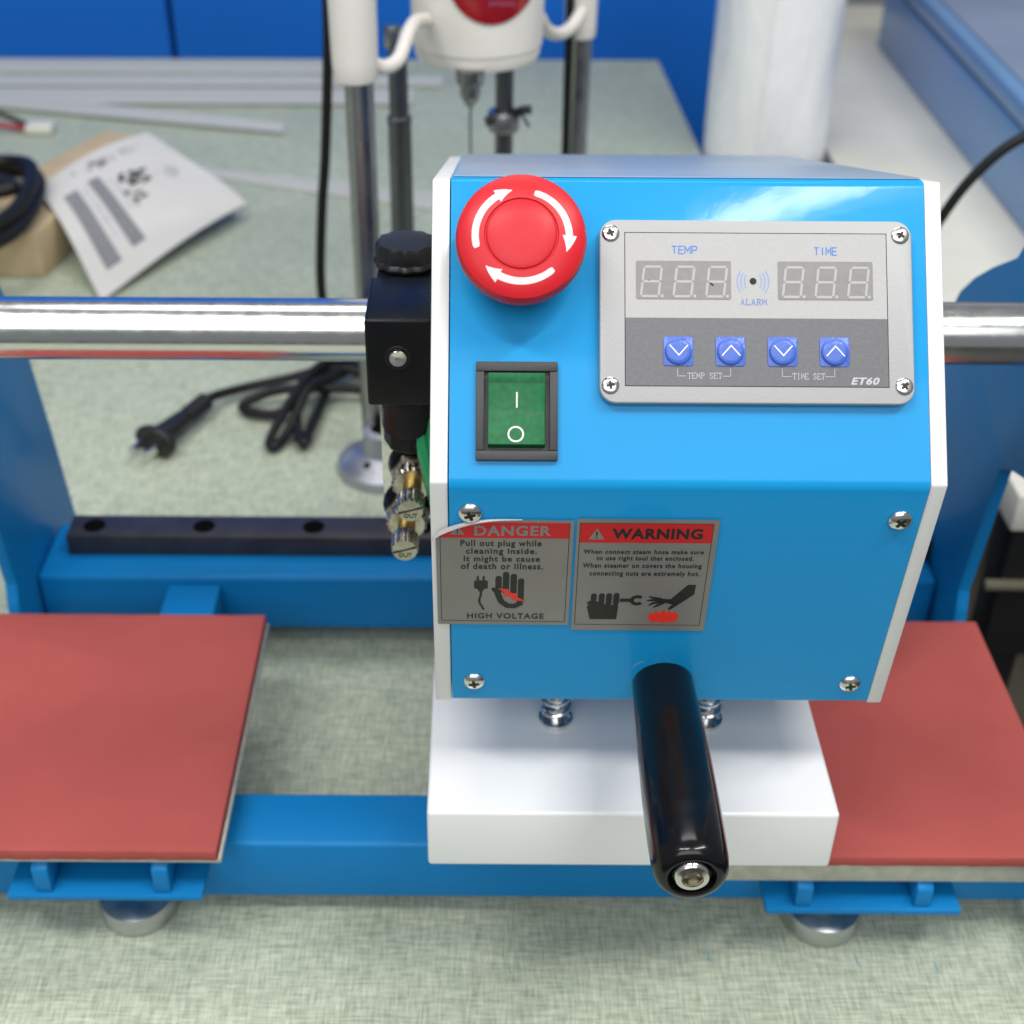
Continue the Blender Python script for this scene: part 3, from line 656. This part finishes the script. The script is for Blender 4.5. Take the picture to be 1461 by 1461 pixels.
# air tubes
add('air_tube', tube([(-.0245, .434, .238), (-.0225, .4305, .226), (-.0200, .430, .212), (-.0178, .433, .198)], .0024), M['tube'], sv)
add('air_tube', tube([(-.0205, .434, .238), (-.0188, .431, .226), (-.0175, .432, .214)], .0022), M['tube'], sv)
def knr(r, z, k): return r * (1 + (.055 if k % 4 < 2 else -.055))
def silencer(x, z, yb, lab):
    F = axis_to((x, yb, z), (0, -1, -.03)) @ Matrix.Diagonal((1.1, 1.1, 1.02, 1))
    o = obj('exhaust_throttle', lathe([(0, -.014), (.0085, -.014), (.0092, -.011), (.0092, -.003), (.0080, -.0006), (0, -.0006)], 32), M['black'], mc, F, label=lab)
    def s(n_, b_, m_): obj(n_, b_, m_).parent = o
    s('hex_nut', add_lathe(bm_new(), [(.0072, 0), (.0078, .0008), (.0078, .0040), (.0066, .0052), (.003, .0054)], 6), M['nickel'])
    s('knurled_ring', lathe([(.0045, .0056), (.0066, .0056), (.0070, .0062), (.0070, .0098), (.0064, .0106), (.0030, .0107)], 72, rf=lambda r, z_, k: knr(r, z_, k) if r > .0065 else r), M['nickel'])
    s('brass_spindle', lathe([(.0033, .0105), (.0033, .0180)], 24), M['brass'])
    s('adjusting_screw', lathe([(.0030, .0178), (.0043, .0180), (.0046, .0188), (.0046, .0256), (.0043, .0266), (0, .0268)], 64, rf=lambda r, z_, k: knr(r, z_, k) if r > .0044 else r), M['nickel'])
    b = bm_new(); add_stroke(b, [(-4.1, -.9), (4.1, 1.5)], .7, 26.84)
    s('screw_slot', b, M['recess'])
    b = bm_new(); add_text(b, 'OUT', -2.2, -2.9, 2.4, -1.0, .02, z=26.86)
    s('lettering', b, M['recess'])
silencer(-.0276, .2035, .4520, 'upper brass and nickel exhaust throttle')
silencer(-.0302, .1850, .4520, 'lower brass and nickel exhaust throttle')
# ------------------------------------------------------------------ things behind
# bench drill with cream head
dp = thing('bench_drill', 'cream headed bench drill on steel posts standing behind the press', 'bench drill', (0, .88, 0))
fb = obj('post_flange', lathe([(0, 0), (.0310, 0), (.0315, .002), (.0305, .007), (.0240, .011), (.0150, .015), (.0130, .030), (.0085, .031)], 48, mtx=Matrix.Translation((-.0650, .7640, 0))), mat('cast_aluminium', (.42, .43, .47), .42, .8, var=(60, .2), rvar=(60, .3, .55)), dp)
obj('set_screw', lathe([(0, .0285), (.002, .0285), (.002, .0262)], 12, mtx=frame((-.0650, .7640, .018), (1, 0, 0), (0, 0, 1), (-.35, -.9, 0))), M['cord'], fb)
obj('front_post', lathe([(.0083, .02), (.0083, .30), (0, .30)], 40, mtx=Matrix.Translation((-.0720, .778, 0))), M['steel'], dp)
obj('rear_post', lathe([(.0078, .0), (.0078, .24), (0, .24)], 40, mtx=Matrix.Translation((.0675, 1.0, 0))), M['steel'], dp)
obj('base_plate', box(-.050, .10, .86, 1.06, .0005, .016, b=.004), M['darksteel'], dp)
obj('post_sleeve', lathe([(0, .2535), (.0118, .2535), (.0126, .2555), (.0130, .265), (.0138, .33), (.0138, .40), (0, .40)], 48, mtx=Matrix.Translation((-.0735, .776, 0))), M['cream'], dp)
obj('post_sleeve', lathe([(0, .2145), (.0104, .2145), (.0112, .2165), (.0114, .225), (.0120, .33), (.0120, .40), (0, .40)], 48, mtx=Matrix.Translation((.0662, .998, 0))), M['cream'], dp)
ro = obj('side_rod', lathe([(.0078, 0), (.0075, .198), (.0078, .199), (.0078, .203), (.0062, .204), (.0058, .247)], 28, mtx=Matrix.Translation((-.0550, .86, 0))), M['darksteel'], dp)
obj('rod_nut', lathe([(.0052, .247), (.0054, .248), (.0054, .2585), (.0048, .260), (0, .260)], 24, mtx=Matrix.Translation((-.0578, .86, 0))), M['steel'], ro)
mr = obj('depth_rod', lathe([(.0060, 0), (.0060, .26)], 28, mtx=Matrix.Translation((.0120, .9, 0))), M['darksteel'], dp)
obj('stop_collar', lathe([(.0060, .181), (.0100, .181), (.0108, .184), (.0108, .191), (.0095, .194), (.0060, .194)], 36, mtx=Matrix.Translation((.0115, .9, 0))), M['steel'], mr)
obj('thumb_screw', tube([(.018, .895, .193), (.024, .893, .1965), (.0295, .892, .1975)], .0030), M['blackm'], mr)
obj('thumb_screw', tube([(.004, .893, .190), (-.0005, .892, .189)], .0030), M['blackm'], mr)
obj('pin', tube([(.022, .893, .196), (.026, .892, .190), (.0285, .892, .186)], .0011, 8), M['darksteel'], mr)
HC = (-.0060, .905)
hh = bm_new()
add_lathe(hh, [(0, .2265), (.034, .2265), (.0392, .2285), (.0408, .2325), (.0410, .2370), (.0420, .2380), (.0425, .2600), (.0425, .40), (0, .40)], 72, mtx=Matrix.Translation((*HC, 0)) @ Matrix.Diagonal((1, .92, 1, 1)))
hdp = obj('drill_head', hh, M['cream'], dp, angle=40)
# round red badge lying on the front of the head
bb = bm_new(); rows = []
for i in range(9):
    r_ = .0290 * i / 8; row = []
    for k in range(48):
        a = 2 * math.pi * k / 48; x = .0005 + 1.0 * r_ * math.cos(a) + .0035; z = .2880 + r_ * math.sin(a)
        y = HC[1] - .92 * math.sqrt(max(1e-6, .0425 ** 2 - (x - HC[0]) ** 2)) - .0012 - .0012 * (1 - (i / 8) ** 4)
        row.append(bb.verts.new((x, y, z)))
    rows.append(row)
for a, c in zip(rows[1:], rows[2:]):
    for k in range(48): bb.faces.new((a[k], a[(k + 1) % 48], c[(k + 1) % 48], c[k]))
bb.faces.new(rows[1])
for v in [v for v in bb.verts if not v.link_faces]: bb.verts.remove(v)
obj('badge', bb, M['badge'], hdp)
b = bm_new(); 
for i in range(7): add_stroke(b, [(-7 + 2.3 * i, -1.6 + .5 * (i % 2)), (-6.2 + 2.3 * i, 1.8), (-5.4 + 2.3 * i, -1.4 + .6 * (i % 3))], .55, .01 * i)
bt = obj('badge_print', b, M['badgetext'], hdp, frame((.0085, .8625, .2720), (1, .05, 0), (0, -.1, 1), (0, -1, -.1)))
obj('chuck', lathe([(0, .231), (.0092, .231), (.0092, .2235), (.0085, .2215), (.0060, .2205), (.0066, .2150), (.0050, .2105), (.0022, .2068), (0, .2068)], 24, mtx=Matrix.Translation((-.0102, .87, 0)) @ Matrix.Diagonal((1, 1, 1, 1))), M['steel'], dp)
obj('needle', lathe([(.0009, .2070), (.0009, .02), (0, .018)], 10, mtx=Matrix.Translation((-.0100, .87, 0))), M['steel'], dp)
obj('arm', tube([(-.0680, .780, .2640), (-.0622, .785, .2585), (-.0567, .79, .2562), (-.0510, .80, .2572), (-.0480, .815, .2615), (-.0460, .83, .2645), (-.0432, .85, .2645), (-.0380, .872, .2600)], .0043, 14), M['cream'], dp)
obj('arm', tube([(.0250, .895, .268), (.0291, .90, .2612), (.0343, .915, .2497), (.0397, .93, .238), (.0487, .95, .2296), (.0583, .97, .2287), (.0660, .985, .2355)], .0045, 14), M['cream'], dp)
# black hose in front of the rear post
tag(obj('black_hose', tube([(.0575, .985, .30), (.0580, .985, .20), (.0590, .985, .10), (.0600, .985, .022)], .0030), M['cord']), 'thin black hose running down beside the right drill post', 'hose')
# power cord with plug
pc = thing('power_cord', 'black power cord hanging down and coiled on the table with two pin plug', 'power cord', (-.15, .83, 0))
obj('cable', tube([(-.1005, .905, .36), (-.1010, .90, .2600), (-.1040, .90, .2105), (-.1085, .90, .160), (-.1130, .90, .123), (-.1165, .895, .07), (-.1120, .885, .03), (-.1100, .865, .012), (-.1140, .830, .008), (-.1180, .800, .008), (-.1195, .783, .0075), (-.1240, .788, .008), (-.1290, .815, .012), (-.1270, .840, .016), (-.1120, .868, .018), (-.0900, .888, .012), (-.0700, .890, .008), (-.0600, .872, .007), (-.0750, .850, .010), (-.1050, .845, .014), (-.1400, .843, .014), (-.1600, .840, .009), (-.1690, .832, .006), (-.1600, .824, .006), (-.1400, .822, .008), (-.1180, .838, .020), (-.0960, .872, .016), (-.0700, .905, .006)], .0034, 12, 10), M['cord'], pc)
obj('cable', tube([(-.0650, .860, .008), (-.0900, .862, .018), (-.1150, .868, .016), (-.1400, .866, .010), (-.1650, .858, .008), (-.1850, .843, .010), (-.1950, .830, .012)], .0033, 12, 10), M['cord'], pc)
obj('cable', tube([(-.0700, .880, .006), (-.1000, .880, .020), (-.1230, .850, .022), (-.1390, .805, .012), (-.1440, .786, .006), (-.1400, .781, .006), (-.1330, .795, .008), (-.1200, .830, .024), (-.1050, .865, .012), (-.0850, .905, .006)], .0033, 12, 10), M['cord'], pc)
A = Vector((-.1930, .8300, .012)); B = Vector((-.2170, .7790, .012)); dv = (B - A).normalized()
ring = lambda q: .72 + .28 * math.sin(q * math.pi * 8) ** 2 if q < .42 else 1.0 + .6 * (q - .42)
b = add_tube(bm_new(), [A.lerp(B, i / 40) for i in range(41)], .0062, 16, rf=lambda q: .75 + .3 * (abs(math.sin(q * math.pi * 10)) > .6) if q < .42 else 1.0 + .65 * (q - .42))
add_lathe(b, [(0, 0), (.0150, 0), (.0158, .0015), (.0158, .0035), (.0140, .005), (0, .005)], 32, mtx=axis_to(B, dv) @ Matrix.Diagonal((1, .72, 1, 1)))
pl = obj('plug', b, M['blackm'], pc)
for s in (-1, 1):
    c = B + dv.cross(Vector((0, 0, 1))) * .0065 * s
    F = axis_to(c, dv)
    obj('prong', add_box(bm_new(), -.0008, .0008, -.0030, .0030, .005, .021, b=.0003, mtx=F @ Matrix.Rotation(R(0), 4, 'Z')), M['zinc'], pl)
# small carton and leaflet
cb = obj('cardboard_box', prism([(-.575, 1.047), (-.365, 1.049), (-.322, 1.275), (-.365, 1.290), (-.43, 1.13), (-.575, 1.12)], .0005, .040, b=.0015), M['kraft'])
tag(cb, 'small brown cardboard carton lying under the printed sheet', 'box')
NU, NV = 26, 26
P00 = Vector((-.3860, 1.1270, .046)); P10 = Vector((-.3070, 1.0010, .006)); P01 = Vector((-.3150, 1.2560, .050)); P11 = Vector((-.2140, 1.1720, .013))
def sheet(u, v):
    p = (P00 * (1 - u) * (1 - v) + P10 * u * (1 - v) + P01 * (1 - u) * v + P11 * u * v)
    p = p + Vector((0, 0, .010 * math.sin(math.pi * u) * (1 - .4 * v) + .004 * math.sin(math.pi * v) + .003 * math.sin(5 * u + 3 * v)))
    if u > .85: p.z += .0
    return p
def sheet_quad(b, u0, u1, v0, v1, lift, n=8, bend=0):
    G = [[b.verts.new(sheet(u0 + (u1 - u0) * i / n, v0 + (v1 - v0) * j / n + bend * math.sin(math.pi * i / n)) + Vector((0, 0, lift))) for j in range(n + 1)] for i in range(n + 1)]
    for i in range(n):
        for j in range(n): b.faces.new((G[i][j], G[i + 1][j], G[i + 1][j + 1], G[i][j + 1]))
b = bm_new(); sheet_quad(b, 0, 1, 0, 1, 0, NU); sheet_quad(b, 0, 1, 0, 1, -.0012, NU)
ps = obj('printed_sheet', b, M['paper'], angle=60); tag(ps, 'white instruction sheet with grey text blocks and machine drawing', 'paper sheet')
b = bm_new(); sheet_quad(b, .28, .87, .10, .20, .0005); sheet_quad(b, .26, .84, .29, .38, .0005); obj('text_block', b, M['ink'], ps)
b = bm_new()
for v0, v1, u0, u1 in ((.235, .26, .3, .72), (.42, .435, .3, .6), (.45, .465, .36, .55)): sheet_quad(b, u0, u1, v0, v1, .0005)
obj('text_line', b, M['ink3'], ps)
def sketch(name, m, cx, cy, ru, rv, n, seed, wmax):
    rg = random.Random(seed); b = bm_new()
    for i in range(n):
        a = rg.uniform(0, 6.28); d = rg.random() ** .7; u = cx + ru * d * math.cos(a); v = cy + rv * d * math.sin(a)
        if rg.random() < .5: du, dv_ = rg.uniform(.2, 1) * wmax, .008
        else: du, dv_ = rg.uniform(.15, .45) * wmax, rg.uniform(.2, .6) * wmax
        sheet_quad(b, u, u + du, v, v + dv_, .0005 + .00002 * i, 3)
    obj(name, b, m, ps)
sketch('machine_drawing', M['ink2'], .38, .56, .085, .10, 26, 3, .09)
sketch('machine_drawing', M['ink2'], .52, .48, .09, .05, 12, 5, .07)
sketch('line_drawing', M['ink'], .12, .40, .045, .17, 26, 8, .07)
sketch('line_drawing', M['ink3'], .10, .66, .03, .14, 12, 9, .08)
sketch('line_drawing', M['ink3'], .44, .80, .05, .12, 14, 11, .08)
# coil of thick black cable at the far left
b = bm_new()
for k, (rx, ry, dz) in enumerate(((.044, .090, 0), (.041, .082, .011))):
    add_tube(b, spline([(-.4150 + rx * math.cos(t) , 1.066 + ry * math.sin(t), .054 + dz + .003 * math.sin(3 * t)) for t in [2 * math.pi * i / 20 for i in range(21)]], 4), .0062, 14)
add_tube(b, spline([(-.50, 1.00, .058), (-.45, 1.035, .062), (-.405, 1.060, .068), (-.385, 1.070, .070), (-.398, 1.080, .072), (-.42, 1.075, .074), (-.43, 1.12, .075), (-.45, 1.16, .07)], 8), .0062, 14)
tag(obj('cable_coil', b, M['cord']), 'loop of thick black cable lying on the cardboard carton at left', 'cable')
# little wire connector
wc = thing('wire_connector', 'small ivory plug connector with red and black wires on the table', 'connector', (-.49, 1.40, 0))
obj('housing', box(-.4735, -.446, 1.382, 1.402, .001, .010, b=.002), M['connector'], wc)
obj('wire', tube([(-.62, 1.405, .012), (-.56, 1.412, .016), (-.51, 1.412, .014), (-.473, 1.396, .006)], .0028, 8), M['cord'], wc, label='black wire')
obj('wire', tube([(-.62, 1.370, .004), (-.56, 1.386, .008), (-.505, 1.392, .008), (-.473, 1.391, .005)], .0028, 8), M['wire_red'], wc, label='red wire')
# clear plastic strips
SL = [('wide clear plastic strip lying along the far table edge', [(-.95, 1.585), (-.95, 1.632), (-.17, 1.634), (-.17, 1.590)], .0010),
      ('long clear strip whose end reaches past the cream drill head', [(-.95, 1.530), (-.95, 1.566), (-.0490, 1.577), (-.0490, 1.543)], .0022),
      ('clear strip just in front of the longest one', [(-.95, 1.468), (-.95, 1.520), (-.080, 1.527), (-.080, 1.478)], .0034),
      ('clear strip lying askew and ending in front of the black cord', [(-.95, 1.560), (-.95, 1.612), (-.2117, 1.4118), (-.2084, 1.3846)], .0046),
      ('short faint clear strip behind the instruction sheet', [(-.290, 1.299), (-.288, 1.279), (-.0336, 1.1884), (-.0346, 1.2299)], .0010)]
for lab, pts, z0 in SL:
    tag(obj('plastic_strip', prism(pts, z0, z0 + .0010, b=.0002), M['strip']), lab, 'plastic strip', 'clear plastic strips on the far table')
# wrapped roll standing in the gap between the tables
b = bm_new(); prof_ = [(0, -.75)] + [(.060, -.749 + 1.2 * i / 60) for i in range(61)] + [(0, .452)]
def rr(r, z, k):
    a = 2 * math.pi * k / 120; c = Vector((math.cos(a) * 2.2, math.sin(a) * 2.2, z * 6))
    v = r + .0016 * noise.noise(c) + .0006 * noise.noise(c * 5)
    d = (a - R(256)); v += .0026 * math.exp(-(d / .05) ** 2)
    return v
add_lathe(b, prof_, 120, mtx=Matrix.Translation((.2800, 1.352, 0)), rf=rr)
tag(obj('wrapped_roll', b, M['wrap'], angle=60), 'tall white plastic-wrapped roll standing upright between the two tables', 'roll')
# pale blue equipment case on the side table
ec = thing('equipment_case', 'long pale blue sheet metal machine case on the cream side table', 'machine case', (.7, 1.3, 0))
obj('case_body', box(.478, 1.1, .85, 1.715, .0005, .0735, b=.003, seg=3), M['bluecase'], ec)
obj('case_lid', box(.4765, 1.1, .848, 1.716, .0775, .098, b=.003, seg=3), M['bluecase'], ec)
obj('lid_top', box(.492, 1.09, .86, 1.70, .0982, .1000, b=.0006), M['casetop'], ec)
obj('lid_seam', box(.482, 1.09, .856, 1.71, .0737, .0773), M['cord'], ec)
tag(obj('equipment_cable', tube([(.46, .80, .245), (.36, .80, .232), (.3193, .80, .2139), (.2981, .80, .1943), (.2823, .80, .1674), (.270, .80, .13), (.268, .80, .06), (.300, .82, -.10), (.31, .84, -.4)], .0032), M['cord']), 'black cable hanging in a curve right of the control box', 'cable')
# small blue scuffs on the table covering
for x, y, l, a in ((.0985, .3795, .007, 95), (.1600, .3890, .009, 100), (.1625, .3780, .008, 105), (.1960, .3745, .007, 102)):
    F = Matrix.Translation((x, y, .00015)) @ Matrix.Rotation(R(a), 4, 'Z')
    b = bm_new(); add_stroke(b, [(-l * 500, 0), (-l * 150, .25), (l * 200, -.1), (l * 500, .1)], [.2, .7, .6, .15]); obj('scuff_mark', b, M['ink_blue'], tt, F)
